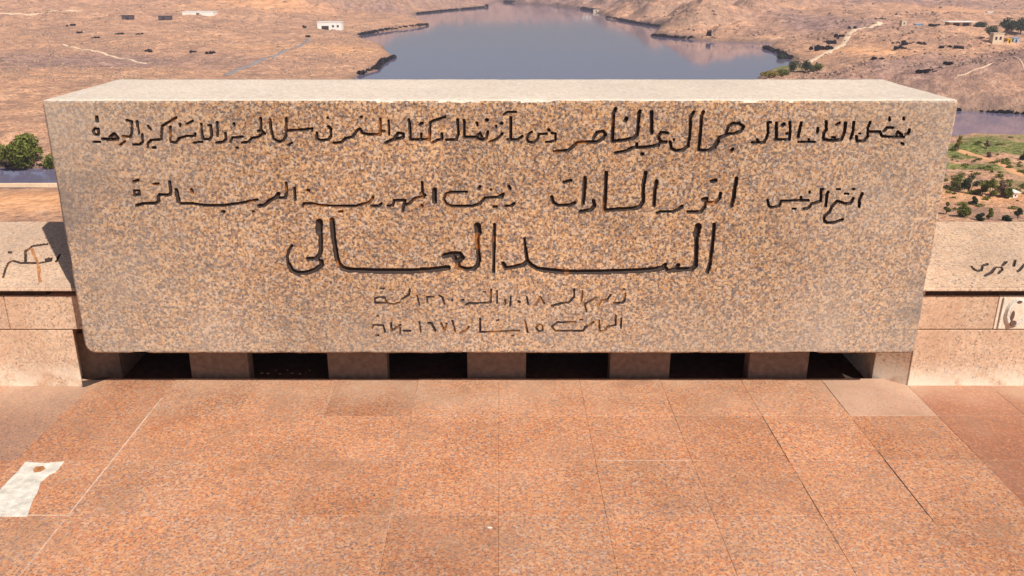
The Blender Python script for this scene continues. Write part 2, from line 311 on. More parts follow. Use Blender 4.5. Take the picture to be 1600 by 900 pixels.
for k, (ins, y) in enumerate(ringY):
    p, _ = rrect(ins); n = len(p)
    q = np.zeros((n, 3)); q[:, 0] = p[:, 0]; q[:, 1] = y; q[:, 2] = p[:, 1]
    if k > 0:
        cx = (XL+XR)/2; 
        nx = fbm(p[:, 0]*14+y*9, p[:, 1]*14+y*11, 4, 3)-.5
        amp = .006 if k < 3 else .004
        big = np.clip(fbm(p[:, 0]*5+3, p[:, 1]*5+y*3, 3, 11)-.62, 0, 1)*.10 if k < 3 else 0
        s = 1-0*nx
        side = (np.abs(p[:, 0]-XL) < .03)*1.0 - (np.abs(p[:, 0]-XR) < .03)*1.0
        vert = (np.abs(p[:, 1]-ZB) < .03)*1.0 - (np.abs(p[:, 1]-ZT) < .03)*1.0
        q[:, 0] += side*(nx*amp+big); q[:, 2] += vert*(nx*amp+big*.8)
        if k < 3: q[:, 1] += np.abs(nx)*.004
    V.append(q)
V = np.vstack(V); nr = len(ringY)
i = np.arange(n); j = (i+1) % n
Q = np.vstack([np.stack([k*n+i, k*n+j, (k+1)*n+j, (k+1)*n+i], 1) for k in range(nr-1)])
V[:, 0] -= OX; V[:, 1] -= YF
Q = Q[:, ::-1]
me = npmesh('granite_body', V, Q)
# back cap
bm = bmesh.new(); bm.from_mesh(me); bm.verts.ensure_lookup_table()
bm.faces.new([bm.verts[(nr-1)*n+k] for k in range(n)])
bmesh.ops.recalc_face_normals(bm, faces=bm.faces); bm.to_mesh(me); bm.free()
me.materials.append(M_block); me.materials.append(M_btop)
for p_ in me.polygons:
    if p_.center.z > ZT-.012 and p_.normal.z > .6: p_.material_index = 1
# make sure the side walls look outwards
up = [p_ for p_ in me.polygons if p_.center.z > ZT-.01]
if up and sum(p_.normal.z for p_ in up) < 0: me.flip_normals()
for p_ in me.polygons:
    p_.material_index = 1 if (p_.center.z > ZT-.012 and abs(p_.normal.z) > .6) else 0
link('granite_body', me, None, block)
# front face as a finely cut relief
fx0, fx1, fz0, fz1 = XL+R, XR-R, ZB+R, ZT-R
tx0, _ = on_y(138, 180, YF); tx1, _ = on_y(1432, 180, YF); _, tz1 = on_y(780, 166, YF); _, tz0 = on_y(780, 531, YF)
px_m = YF/ (F*CT-(-100)*ST)                  # about one photo pixel in metres
STEP = px_m*1.0
xs = np.concatenate([np.linspace(fx0, tx0, 14)[:-1], np.arange(tx0, tx1, STEP), np.linspace(tx1+STEP*.3, fx1, 14)])
zs = np.concatenate([np.linspace(fz0, tz0, 10)[:-1], np.arange(tz0, tz1, STEP), np.linspace(tz1+STEP*.3, fz1, 5)])
GX, GZ = np.meshgrid(xs, zs)
PX, PY = photo_of(GX, YF, GZ)
WK = {1: .94, 2: .97, 3: 1.08, 4: .72, 5: .72}
fields = {k: carve_field(PX, PY, [(p, w_*WK[k]) for p, w_ in parse(INS[k])]) for k in INS}
allD = np.maximum.reduce(list(fields.values()))
rough_edge = (fbm(GX*90, GZ*90, 3, 5)-.5)*1.1
dd = allD + rough_edge*.6
prof = np.clip((dd+.45)/1.3, 0, 1); prof = prof*prof*(3-2*prof)
depth = prof*np.where(GZ > on_y(780, 443, YF)[1], 1.0, .6)*(.011+.003*np.clip(allD, 0, 4))
GY = depth + (fbm(GX*8, GZ*8, 3, 9)-.5)*.0
chips = np.clip(fbm(GX*40, GZ*40, 3, 21)-.72, 0, 1)*.02

# pull grid points outside the rounded corners onto the outline
def corner(cx, cz, r, sx, sz):
    global GX, GZ
    ccx, ccz = cx+sx*r, cz+sz*r
    mask = ((GX-ccx)*sx < 0) & ((GZ-ccz)*sz < 0); d = np.hypot(GX-ccx, GZ-ccz); out = mask & (d > r)
    f = np.where(out, r/np.maximum(d, 1e-9), 1); GX = np.where(out, ccx+(GX-ccx)*f, GX); GZ = np.where(out, ccz+(GZ-ccz)*f, GZ)
_, rad = rrect(R)
corner(fx0, fz0, rad[0], 1, 1); corner(fx1, fz0, rad[1], -1, 1); corner(fx1, fz1, rad[2], -1, -1); corner(fx0, fz1, rad[3], 1, -1)
ny, nx_ = GX.shape
Vf = np.stack([GX-OX, GY, GZ], -1).reshape(-1, 3)
a = (np.arange(ny-1)[:, None]*nx_+np.arange(nx_-1)[None, :]).ravel()
Q = np.stack([a, a+1, a+1+nx_, a+nx_], 1)
pf = prof.ravel(); qm = pf[Q].max(1)
ids = np.stack([fields[k].ravel() for k in sorted(fields)], 0).argmax(0)
def submesh(name, Vx, Qx, mat, parent, smooth=False):
    used, inv = np.unique(Qx, return_inverse=True)
    return link(name, npmesh(name, Vx[used], inv.reshape(Qx.shape), smooth), mat, parent)
cut = qm > .45
submesh('front_face', Vf, Q[~cut], M_block, block)
def components(mask):
    lab = np.where(mask, np.arange(mask.size).reshape(mask.shape)+1, 0); big = mask.size+2
    while True:
        l = np.where(mask, lab, big); p = l.copy()
        p[1:] = np.minimum(p[1:], l[:-1]); p[:-1] = np.minimum(p[:-1], l[1:]); q = p.copy()
        q[:, 1:] = np.minimum(q[:, 1:], p[:, :-1]); q[:, :-1] = np.minimum(q[:, :-1], p[:, 1:])
        for _ in range(1):                       # pointer jumping keeps this to a few rounds
            f = np.where(mask, q, 1).ravel(); f = np.minimum(f, np.where(mask.ravel(), f[f-1], big)); q = f.reshape(mask.shape)
        q = np.where(mask, q, 0)
        if (q == lab).all(): return lab
        lab = q
comp = components(cut.reshape(ny-1, nx_-1)).ravel()
names = ['long dedication line below the top edge', 'second line of carved names', 'largest carved line in the middle', 'small first date line', 'small second date line']
for k in range(5):
    sel = cut & (ids[Q[:, 0]] == k)
    o = empty('inscription_line'); o.parent = block; o['label'] = names[k]
    tiny = np.zeros(len(Q), bool)
    for cc_ in np.unique(comp[sel]):
        ss = sel & (comp == cc_)
        if ss.sum() < 6: tiny |= ss
        else: submesh('carved_letter', Vf, Q[ss], M_letter if k < 3 else M_faint, o)
    if tiny.any(): submesh('letter_edge', Vf, Q[tiny], M_block, block)['kind'] = 'stuff'
# ------------------------------------------------------------------ plinth under the block
YS = 2.089*H; YW = 2.031*H; YP = 2.074*H
plinth = empty('plinth', (0, YS, 0)); tag(plinth, 'low brown stone plinth with dark openings, carrying the inscribed block', 'plinth')
def sub(o):                                   # parent with world placement kept
    return o
def child(name, me, mat, parent):
    o = link(name, me, mat, parent); o.location = -parent.location; return o
def sx(x): return on_y(x, 570, YS)[0]
stubs = [(297, 388), (512, 605), (730, 822), (953, 1047), (1170, 1263)]
for a_, b_ in stubs:
    me = box_me('support_stone', sx(a_), sx(b_), YS, YS+.10, -.12, ZB-.002, .006, 2)
    child('support_stone', me, M_plinth, plinth)
ends_x = [-1.077*H, -1.018*H, .984*H, 1.052*H]
YE = 2.62*H
me = prism_me('end_stone', [(ends_x[0]-.12, YW+.15), (ends_x[0], YW+.15), (ends_x[1], YS+.09), (ends_x[1], YE), (ends_x[0]-.12, YE)], -.17, ZB-.003, .004)
child('end_stone', me, M_plinth, plinth)
me = prism_me('end_stone', [(ends_x[2], YS-.004), (ends_x[3], YW+.010), (ends_x[3]+.02, YW+.012), (ends_x[3]+.02, YE), (ends_x[2], YE)], -.17, ZB-.003, .004)
child('end_stone', me, M_wall, plinth)
# upright returns closing the gap between block and parapet
me = prism_me('return_stone', [(ends_x[3], YW+.012), (ends_x[3]+.02, YW+.015), (ends_x[3]+.02, YS+.2), (ends_x[2]+.13, YS+.2), (ends_x[2]+.13, YS+.01)], ZB, .262*H, .004)
child('return_stone', me, M_wall, plinth)
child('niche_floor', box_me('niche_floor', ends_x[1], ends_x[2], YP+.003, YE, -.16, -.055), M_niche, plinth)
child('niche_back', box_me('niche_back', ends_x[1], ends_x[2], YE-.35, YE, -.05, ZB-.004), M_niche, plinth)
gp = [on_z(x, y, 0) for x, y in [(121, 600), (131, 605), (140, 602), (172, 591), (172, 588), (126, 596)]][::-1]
child('shadow_wedge', prism_me('shadow_wedge', gp, -.004, .0012, 0), M_niche, plinth)  # thin dark plate standing in for the block's shadow wedge on the paving
# litter lying in the second opening and on the paving
def scrap(x, y, z, s, label, mat=M_paper):
    X, Y = on_z(x, y, z); pts = []
    k = random.randint(5, 7)
    for q in range(k):
        a_ = q/k*6.283; r = s*random.uniform(.6, 1.1); pts.append((r*math.cos(a_), r*.8*math.sin(a_), random.uniform(0, s*.5)))
    Vv = pts+[(p[0], p[1], p[2]+.0015) for p in pts]
    Fc = [list(range(k))[::-1], list(range(k, 2*k))]+[[q, (q+1) % k, k+(q+1) % k, k+q] for q in range(k)]
    o = link('litter_scrap', pymesh('litter_scrap', Vv, Fc), mat); o.location = (X, Y, z+.001)
    return tag(o, label, 'litter')
scrap(765, 826, 0, .011, 'tiny white scrap of litter alone on the orange paving')
for q in range(9):
    x = 412+q*9+random.uniform(-3, 3)
    s_ = scrap(x, 584+random.uniform(-5, 4), -.055, random.uniform(.006, .012), ['ochre', 'grey', 'tan', 'pale', 'dull', 'crumpled', 'flat', 'thin', 'yellowish'][q] + ' litter scrap in the second opening, %s from its left end' % ['first', 'second', 'third', 'fourth', 'fifth', 'sixth', 'seventh', 'eighth', 'ninth'][q], simple('litter_%d' % q, (random.uniform(.4, .8), random.uniform(.3, .6), .2), .8))
    s_['group'] = 'litter in the second opening'
# ------------------------------------------------------------------ paving
T = .205*H
pav = empty('pavement', (0, 0, 0)); tag(pav, 'orange granite slab paving in front of the block', None, None, 'structure')
XJ0 = -.0025*H; TX = .2113*H
def tile_mesh(x0, x1, y0, y1):
    g = .0004
    return box_me('paving_slab', x0+g, x1-g, y0+g, y1-g, -.05, 0, .0012, 1)
def lump(me, amt): pass
cx0 = -14; 
tiles = {}
shared = tile_mesh(-T/2, T/2, -T/2, T/2)
shared_first = tile_mesh(-T/2, T/2, -T/2, T/2)
mats = {}
def tile_copy(mat):
    if mat.name not in mats:
        me = shared.copy(); me.materials.clear(); me.materials.append(mat); mats[mat.name] = me
    return mats[mat.name]
for r in range(0, 14):
    yc = YP - T/2 - r*T
    for c in range(-11, 11):
        xc = XJ0 + (c+.5)*TX
        mat = M_pave
        if r == 0 and c == 4: mat = M_pave_pale
        if c >= 5 and r < 3: mat = M_pave_red
        if c == -6 and r < 2: mat = M_pave_dull
        if c < -6 and r < 2: mat = M_pave
        o = bpy.data.objects.new('paving_slab', tile_copy(mat)); COL.objects.link(o); o.parent = pav
        o.location = (xc, yc, random.uniform(-.0012, .0012)); o.scale = (TX/T, 1, 1)
        o.rotation_euler = (random.uniform(-.0012, .0012), random.uniform(-.0012, .0012), 0)
        if mat is M_pave_pale: o['label'] = 'pale slab beside the wall foot at right'
child('bedding', box_me('bedding', -13*T, 13*T, YP-15*T, YP-.001, -.20, -.0035), M_bed, pav)
# pale mortar runs standing in a few joints
def joint_strip(x0, y0, x1, y1, wd):
    (X0, Y0), (X1, Y1) = on_z(x0, y0, 0), on_z(x1, y1, 0)
    if abs(Y1-Y0) > abs(X1-X0): X0 = X1 = XJ0+TX*round(((X0+X1)/2-XJ0)/TX)
    else: Y0 = Y1 = YP-T*round((YP-(Y0+Y1)/2)/T)
    dx, dy = X1-X0, Y1-Y0; L = math.hypot(dx, dy); nx, ny_ = -dy/L, dx/L
    V = []; N = 24
    for k in range(N+1):
        t = k/N; wv = wd*(.6+.8*float(vnoise(k*.7, x0, 3)))
        for s_ in (-1, 1): 
            for z in (.0002, .0022): V.append((X0+dx*t+nx*wv*s_, Y0+dy*t+ny_*wv*s_, z))
    Fc = []
    for k in range(N):
        b = k*4; e = b+4
        Fc += [[b+1, e+1, e+3, b+3], [b, e, e+1, b+1], [b+2, b+3, e+3, e+2]]
    o = child('joint_mortar', pymesh('joint_mortar', V, Fc), M_pale_joint, pav); return o
joint_strip(243, 622, 108, 808, .0024); joint_strip(0, 810, 108, 809, .0022); joint_strip(108, 812, 45, 900, .0016)
joint_strip(512, 610, 455, 790, .0006); joint_strip(935, 724, 1080, 725, .0008); joint_strip(635, 615, 612, 830, .0006)
def dark_strip(x0, y0, x1, y1, wd):
    o = joint_strip(x0, y0, x1, y1, wd); o.data.materials[0] = M_niche; o.name = 'open_joint'; o.location.z -= .0012
for s_ in ((1189, 650, 1237, 722, .0022), (1281, 598, 1325, 648, .0022), (1381, 706, 1462, 815, .0022), (1257, 755, 1285, 808, .0014), (1505, 612, 1555, 655, .0012)): dark_strip(*s_)
# white cement patch
pp = [(40, 723), (70, 725), (101, 722), (88, 738), (78, 742), (64, 754), (60, 768), (52, 782), (47, 796), (43, 808), (0, 808), (-60, 808), (-45, 795), (0, 767), (14, 752), (28, 738)]
pts = [on_z(x, y, 0) for x, y in pp][::-1]
child('cement_patch', prism_me('cement_patch', pts, .0004, .006, .0015), M_cement, pav)['label'] = 'ragged white cement patch at the left edge'
hp = [on_z(x, y, 0) for x, y in [(52, 736), (56, 731), (68, 730), (72, 734), (64, 739), (54, 740)]][::-1]
child('patch_chip', prism_me('patch_chip', hp, .001, .0072, 0), M_rust, pav)
# ------------------------------------------------------------------ parapet walls with sloping copings
ZL, ZR_ = .2746*H, .364*H; YC0, YC1 = 2.015*H, 2.30*H
def cope_pt(x, y):                           # photo point on the sloping coping
    a, b, c = ray(x, y); k = (ZR_-ZL)/(YC1-YC0)
    # H + c t = ZL + k (b t - YC0)
    t = (ZL-k*YC0-H)/(c-k*b); return a*t, b*t
SL = (ZR_-ZL)/(YC1-YC0)
TXT_L = "5,433 9,420 13,411 19,407 32,411 60,411 80,407 2.6|40,391 40,409 3.2|42,391 51,384 74,381 2.8|15,394 17,394 4|73,405 79,404 5|93,398 88,408 3"
TXT_R = "1518,416.7 1522,421 1528,423.3 1533.3,422 1535.3,414.7 1542.7,412.7 3.2|1539.3,430.7 1548.7,426 1554.7,418.7 3.2|1558,417 1564,417 1566,421.3 1560,426.7 2.8|1566.7,414 1572,408.7 3.4|1586,406.7 1584,414.7 3.4|1590,424 1594,421 1600,413 1612,415 3|1625,420 1632,410 1645,418 3"
def coping(x0, x1, tx, parent, label):
    """one coping stone: front lip, sloping top with carved strokes, back"""
    root_loc = parent.location
    us = np.arange(x0, x1, .0042); vs = np.linspace(YC0+.006, YC1, 150)
    U, Vv = np.meshgrid(us, vs); Zs = ZL+(Vv-YC0)*SL
    Pxx, Pyy = photo_of(U, Vv, Zs); D = carve_field(Pxx, Pyy, parse(tx))
    p_ = np.clip((D+.4)/1.2, 0, 1); p_ = p_*p_*(3-2*p_)
    Zs = Zs - p_*.009 + (fbm(U*6, Vv*6, 4, 31)-.5)*.004
    ny_, nx2 = U.shape
    V = np.stack([U-root_loc[0], Vv-root_loc[1], Zs-root_loc[2]], -1).reshape(-1, 3)
    a = (np.arange(ny_-1)[:, None]*nx2+np.arange(nx2-1)[None, :]).ravel(); Q = np.stack([a, a+1, a+1+nx2, a+nx2], 1)
    c = p_.ravel()[Q].max(1) > .45
    # front lip, bottom, back and ends
    f = [0, 0, 0]
    def strip(prev, cur): return None
    body = submesh('coping_stone', V, Q[~c], M_cope, parent)
    lip = box_me('coping_lip', x0, us[-1], YC0+.02, YC1-.004, .2665*H, ZL-.010, .003, 1)
    bm = bmesh.new(); bm.from_mesh(lip)
    for v in bm.verts:
        if v.co.z > ZL-.016: v.co.z = ZL-.004+(v.co.y-YC0)*SL-.008
    bm.to_mesh(lip); bm.free()
    o = link('coping_bed', lip, M_cope, parent); o.location = -root_loc
    # rounded front nosing
    Vn = []; Fn = []
    xx = np.arange(x0, us[-1]+.0001, .02)
    for i_, x in enumerate(xx):
        w_ = (float(fbm(x*20, 3, 3, 4))-.5)*.005
        for (yy, zz) in ((YC0+.008, ZL+.0012), (YC0+.002+w_*.3, ZL-.003+w_*.2), (YC0-.001, ZL-.010), (YC0-.001, ZL-.017), (YC0+.05, ZL-.018)): Vn.append((x-root_loc[0], yy-root_loc[1], zz-root_loc[2]))
    for i_ in range(len(xx)-1):
        for q in range(4): b = i_*5+q; Fn.append([b, b+1, b+6, b+5])
    link('coping_nosing', pymesh('coping_nosing', Vn, Fn), M_cope, parent)
    if c.any(): submesh('carved_lettering', V, Q[c], M_letter, parent)
def parapet(side):
    xi = ends_x[0]-.0 if side < 0 else ends_x[3]
    xo = -6.0 if side < 0 else 6.0
    root = empty('parapet_wall', (xi, YW, 0))
    tag(root, ('low pink granite parapet left of the block, rust-stained coping with dark carving' if side < 0 else
               'low pink granite parapet right of the block, with a square carved relief'), 'parapet')
    # copings
    if side < 0:
        coping(-3.45, XL+.06, TXT_L, root, ''); coping(-5.9, -3.455, "0,0 0,1 1", root, '')
    else:
        coping(XR-.06, 3.30, TXT_R, root, ''); coping(3.305, 5.9, "0,0 0,1 1", root, '')
    # two courses of stones
    j1 = [on_y(x, 490, YW)[0] for x in ((10,) if side < 0 else (1557,))]
    e1 = [xi]+j1+[j1[-1]+side*(.62 if side > 0 else .9)*(k+1) for k in range(4)]
    if side < 0: e1[0] = XL+.16
    e0 = [xi]+[xi+side*(.74+.86*k) for k in range(5)]
    for edges, z0, z1 in ((e1, .157*H, .2475*H), (e0, -.01, .156*H)):
        for k in range(len(edges)-1):
            a_, b_ = sorted((edges[k], edges[k+1]))
            if abs(a_) > 6.3 or b_-a_ < .02: continue
            if side > 0 and edges is e1 and k == 1: mat = M_relief
            else: mat = M_wall
            g = .0022
            me = box_me('wall_stone', a_+g, b_-g, YW+random.uniform(0, .003)+(.002 if edges is e1 else 0), YW+.30, z0+.002, z1-.002, .004, 2)
            if side < 0 and edges is e0 and k == 0:     # its end is undercut behind the face
                me = prism_me('wall_stone', [(a_+g, YW), (b_-g, YW), (b_-.07, YW+.14), (b_-.07, YW+.30), (a_+g, YW+.30)], z0+.002, z1-.002, .003)
            o = link('wall_stone', me, mat, root); o.location = -root.location
    core = box_me('wall_core', min(xi, xo)+.02, max(xi, xo)-(.12 if side < 0 else .02), YW+.02, YC1-.01, -2.0, .2662*H)
    o = link('wall_core', core, M_niche, root); o.location = -root.location
    return root, e1
rootL, _ = parapet(-1); rootR, e1R = parapet(1)
# rust stain below the left carving
def stain(pts, wd, root):
    V = []; Fc = []
    for k, (x, y) in enumerate(pts):
        X, Y = cope_pt(x, y); wv = wd*(.6+.7*random.random())
        for s_ in (-1, 1): V.append((X+s_*wv-root.location[0], Y-root.location[1], ZL+(Y-YC0)*SL+.0035))
    for k in range(len(pts)-1): Fc.append([2*k, 2*k+1, 2*k+3, 2*k+2])
    link('rust_stain', pymesh('rust_stain', V, Fc), M_rust, root)
stain([(50, 389), (52, 396), (56, 404), (59, 412), (61, 422), (61, 432), (63, 441)], .010, rootL)
# square relief stone in the right wall (round head in profile with rays at its right)
def relief():
    xa, za = on_y(1565, 466, YW); xb, _ = on_y(1649, 466, YW); _, zb = on_y(1560, 514, YW)
    za, zb = .2475*H-.008, .157*H+.01
    xa = e1R[1]+.022
    r = box_me('relief_frame', xa, xa+.012, YW-.006, YW+.004, zb, za, .002, 1); o = link('relief_frame', r, M_cement, rootR); o.location = -rootR.location
    cxx, czz = xa+.085, (za+zb)/2
    V = []; Fc = []; N = 28
    def disc(rx, rz, y0, y1, cx_, cz_):
        b = len(V)
        for k in range(N):
            a_ = k/N*6.283; V.append((cx_+rx*math.cos(a_), y0, cz_+rz*math.sin(a_)))
        for k in range(N):
            a_ = k/N*6.283; V.append((cx_+rx*.85*math.cos(a_), y1, cz_+rz*.85*math.sin(a_)))
        Fc.append(list(range(b+N, b+2*N)))
        for k in range(N): Fc.append([b+k, b+(k+1) % N, b+N+(k+1) % N, b+N+k])
    disc(.062, .088, YW+.004, YW-.012, cxx, czz)
    o = link('relief_disc', pymesh('relief_disc', V, Fc), M_cement, rootR); o.location = -rootR.location
    V.clear(); Fc.clear(); disc(.040, .062, YW-.011, YW-.0135, cxx-.004, czz+.008)
    o = link('relief_face', pymesh('relief_face', V, Fc), M_relief, rootR); o.location = -rootR.location
    V.clear(); Fc.clear(); disc(.020, .020, YW-.012, YW-.016, cxx-.012, czz-.058); disc(.011, .030, YW-.0135, YW-.0155, cxx-.024, czz-.012); disc(.014, .009, YW-.0135, YW-.0155, cxx+.0, czz+.068)
    o = link('relief_hollow', pymesh('relief_hollow', V, Fc), M_reliefdark, rootR); o.location = -rootR.location
    for k in range(5):
        z_ = zb+.02+k*(za-zb-.04)/4
        o = link('relief_bar', box_me('relief_bar', cxx+.085, cxx+.33, YW-.008, YW+.004, z_-.011, z_+.011, .003, 1), M_cement, rootR); o.location = -rootR.location
relief()
# ================================================================== landscape below
W = H-45.0
def G(x, y, z=W): return on_z(x, y, z)
SH_MAIN = [(520, 175), (560, 118), (588, 111), (596, 103), (601, 95), (615, 92), (612, 84), (596, 70), (566, 61), (560, 57), (600, 50), (640, 45), (667, 41), (668, 37), (650, 30), (650, 22), (700, 17), (758, 12), (772, 5), (779, 2), (800, 5), (860, 9), (900, 14), (925, 17), (946, 26), (947, 29), (1000, 38), (1027, 41), (1036, 46), (1020, 53), (1016, 56), (1060, 60), (1107, 64), (1165, 66), (1214, 67), (1206, 72), (1196, 76), (1220, 85), (1236, 92), (1238, 100), (1215, 108), (1192, 114), (1182, 121), (1170, 150), (1160, 200), (620, 200)]
SH_CH = [(-1500, 256), (-700, 258), (-300, 262), (-60, 263), (0, 262), (40, 264), (90, 262), (300, 250), (520, 175), (1160, 200), (1300, 185), (1440, 174), (1500, 173), (1560, 176), (1620, 180), (1800, 182), (2300, 190), (3000, 196), (3000, 232), (2300, 226), (1800, 219), (1640, 217), (1560, 215), (1500, 214), (1300, 232), (1000, 262), (600, 288), (300, 296), (80, 299), (-60, 299), (-700, 300), (-1500, 300)]
polys = [np.array([G(*p) for p in P_]) for P_ in (SH_MAIN, SH_CH)]
def sdf(X, Y):
    """distance to the nearest shore; negative over water"""
    X = np.asarray(X, float); Y = np.asarray(Y, float); ins = np.zeros(X.shape, bool); d_all = None
    ds = []
    for P_ in polys:
        d = np.full(X.shape, 1e12); c = np.zeros(X.shape, bool)
        for k in range(len(P_)):
            x0, y0 = P_[k]; x1, y1 = P_[(k+1) % len(P_)]; dx, dy = x1-x0, y1-y0
            t = np.clip(((X-x0)*dx+(Y-y0)*dy)/(dx*dx+dy*dy+1e-9), 0, 1)
            d = np.minimum(d, (X-x0-t*dx)**2+(Y-y0-t*dy)**2)
            c ^= ((y0 > Y) != (y1 > Y)) & (X < dx*(Y-y0)/(dy if abs(dy) > 1e-9 else 1e-9)+x0)
        ds.append(np.where(c, -np.sqrt(d), np.sqrt(d)))
    return np.minimum(ds[0], ds[1])
def bump2(X, Y, px, py, rx, ry):
    cx, cy = G(px, py); return np.exp(-(((X-cx)/rx)**2+((Y-cy)/ry)**2))
def height(X, Y, d=None):
    X = np.asarray(X, float); Y = np.asarray(Y, float)
    if d is None: d = sdf(X, Y)
    wob = (fbm(X/22, Y/22, 4, 41)-.5)*8
    d = d + np.clip(wob*np.clip(Y/500, .15, 1.5), -6, 6)*.5
    far = np.clip((Y-950)/1500, 0, 1)
    A = 6 + 62*far
    L = 80 + 70*far
    for (px, py, rx, ry, a_, l_) in [(1110, 47, 72, 120, 62, 38), (1110, 25, 120, 160, 40, 60), (1570, 150, 75, 70, 14, 13), (1292, 58, 50, 110, 22, 50), (1500, 60, 190, 190, 14, 60), (700, 14, 200, 260, 24, 80), (420, 8, 420, 330, 85, 160), (90, 30, 200, 160, 14, 120), (600, 35, 60, 80, 9, 35)]:
        g = np.clip(bump2(X, Y, px, py, rx, ry)*1.5, 0, 1); A = A+(a_-A)*g; L = L+(l_-L)*g
    field = np.clip(1-np.abs(Y-195)/60, 0, 1)*(X > 60)
    A = A*(1-.85*np.clip(field*2, 0, 1))
    rid = 1-np.abs(2*fbm(X/150, Y/150, 5, 51)-1)
    nz = .05+1.1*(rid-.3)+.45*fbm(X/45, Y/45, 4, 61)
    e = np.clip(d, 0, None)
    h = 1.6*np.clip(e/5, 0, 1)+A*(1-np.exp(-e/L))*nz
    gully = (np.abs(2*fbm(X/38, Y/55, 5, 71)-1))
    h = h + (gully-.30)*np.clip(A*.42, .4, 16)*np.clip(e/25, 0, 1)
    qx, qy = X*.8+Y*.6, -X*.6+Y*.8
    rdg = np.abs(2*fbm(qx/120+.3*fbm(X/60, Y/60, 3, 7), qy/48, 5, 111)-1)
    h = h + (rdg-.25)*np.clip((A-8)*.85, 0, 30)*np.clip(e/45, 0, 1)
    h = h + (fbm(X/6, Y/6, 4, 81)-.5)*1.5*np.clip(e/12, 0, 1)*np.clip(Y/300, .2, 1)
    h = np.where(d < 0, np.maximum(d*.5, -3)-.3, h)
    z = W+h
    dam = H-1.0-.335*Y
    return np.maximum(z, np.where(Y < 170, dam, -1e9))
ys = np.concatenate([np.linspace(350, 118, 300), np.linspace(117.5, 20, 330), np.linspace(19.7, -20, 210)])
Yr = np.array([G(CX, y)[1] for y in ys])
Yr = np.concatenate([np.geomspace(5.6, Yr[0]*.985, 50), Yr, np.geomspace(Yr[-1]*1.02, 14000, 34)])
tr = np.concatenate([-np.geomspace(2.2, .70, 26)[:-1], np.linspace(-.69, .69, 560), np.geomspace(.70, 2.2, 26)[1:]])
YY, TT = np.meshgrid(Yr, tr, indexing='ij'); XX = TT*YY
DD = sdf(XX, YY); ZZ = height(XX, YY, DD)
ny_, nx2 = XX.shape
a = (np.arange(ny_-1)[:, None]*nx2+np.arange(nx2-1)[None, :]).ravel(); Q = np.stack([a, a+1, a+1+nx2, a+nx2], 1)
zf = ZZ.ravel(); keep = zf[Q].max(1) > W-2.2
V = np.stack([XX, YY, ZZ], -1).reshape(-1, 3); used, inv = np.unique(Q[keep], return_inverse=True)
me = npmesh('terrain', V[used], inv.reshape(-1, 4), True)
# ground cover masks (true colour of the ground): grown fields, orange sand, dark rock
fx_, fy_ = XX.ravel()[used], YY.ravel()[used]
fieldm = np.clip(1-np.abs(fy_-217)/38, 0, 1)*(fx_ > 55)
green = np.clip(fieldm*3, 0, 1)*np.clip((fbm(fx_/9, fy_/6, 4, 91)-.36)*7, 0, 1)
cx_, cy_ = G(1212, 113); green = np.maximum(green, np.exp(-(((fx_-cx_)/14)**2+((fy_-cy_)/16)**2))*1.3)
sand = np.zeros(len(fx_))
for (px, py, rx, ry) in [(1350, 95, 26, 28), (1480, 30, 60, 60), (120, 18, 200, 70), (430, 30, 80, 60), (520, 85, 40, 30), (60, 330, 60, 9), (1560, 320, 40, 8)]:
    c_ = G(px, py); sand = np.maximum(sand, np.exp(-(((fx_-c_[0])/rx)**2+((fy_-c_[1])/ry)**2)))
at = me.color_attributes.new('cover', 'FLOAT_COLOR', 'POINT')
dsh = np.clip(1-DD.ravel()[used]/np.where(fy_ > 350, 7, 1.5), 0, 1)
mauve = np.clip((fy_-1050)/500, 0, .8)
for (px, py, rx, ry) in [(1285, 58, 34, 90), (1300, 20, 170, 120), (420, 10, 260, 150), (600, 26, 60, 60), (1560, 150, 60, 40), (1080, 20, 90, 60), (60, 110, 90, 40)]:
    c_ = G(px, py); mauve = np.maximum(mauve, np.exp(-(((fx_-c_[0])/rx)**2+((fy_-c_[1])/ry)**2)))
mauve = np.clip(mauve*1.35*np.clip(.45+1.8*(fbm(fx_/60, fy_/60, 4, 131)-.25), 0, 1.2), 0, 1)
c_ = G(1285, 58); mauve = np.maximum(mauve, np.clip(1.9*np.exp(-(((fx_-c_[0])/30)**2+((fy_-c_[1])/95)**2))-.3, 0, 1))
cols = np.stack([np.clip(green, 0, 1), sand*(1-mauve*.6), np.clip(dsh, 0, 1), mauve], 1).astype(np.float32)
at.data.foreach_set('color', cols.ravel())
m = NT('desert_ground', .95, .1)
cov = m.n('Attribute', attribute_name='cover'); cv = cov.outputs['Color']
n1 = m.noise(.035, 8, .62); n2 = m.noise(.22, 7, .65); n3 = m.noise(.9, 5, .65)
c = m.ramp(n1, [(.34, (.40, .25, .18)), (.46, (.60, .36, .235)), (.56, (.74, .43, .26)), (.7, (.84, .55, .36))])
c = m.mix(m.ramp(n2, [(.50, 0.0), (.62, .8)]), c, (.34, .23, .18))
c = m.mix(m.ramp(n2, [(.36, .85), (.45, 0.0)]), c, (.80, .55, .39))
c = m.mix(m.ramp(n3, [(.47, 0.0), (.60, .75)]), c, (.27, .18, .15))
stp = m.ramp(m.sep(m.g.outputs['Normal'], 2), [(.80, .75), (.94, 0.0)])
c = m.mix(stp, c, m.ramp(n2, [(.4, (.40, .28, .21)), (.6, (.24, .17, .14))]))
c = m.mix(m.math('MULTIPLY', m.sep(cv, 1), .85), c, m.ramp(n2, [(.35, (.90, .55, .31)), (.6, (.80, .42, .21))]))
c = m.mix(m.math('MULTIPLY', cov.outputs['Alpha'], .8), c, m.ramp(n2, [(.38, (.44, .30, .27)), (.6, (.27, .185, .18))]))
c = m.mix(m.math('MULTIPLY', m.sep(cv, 2), .7), c, (.16, .125, .11))
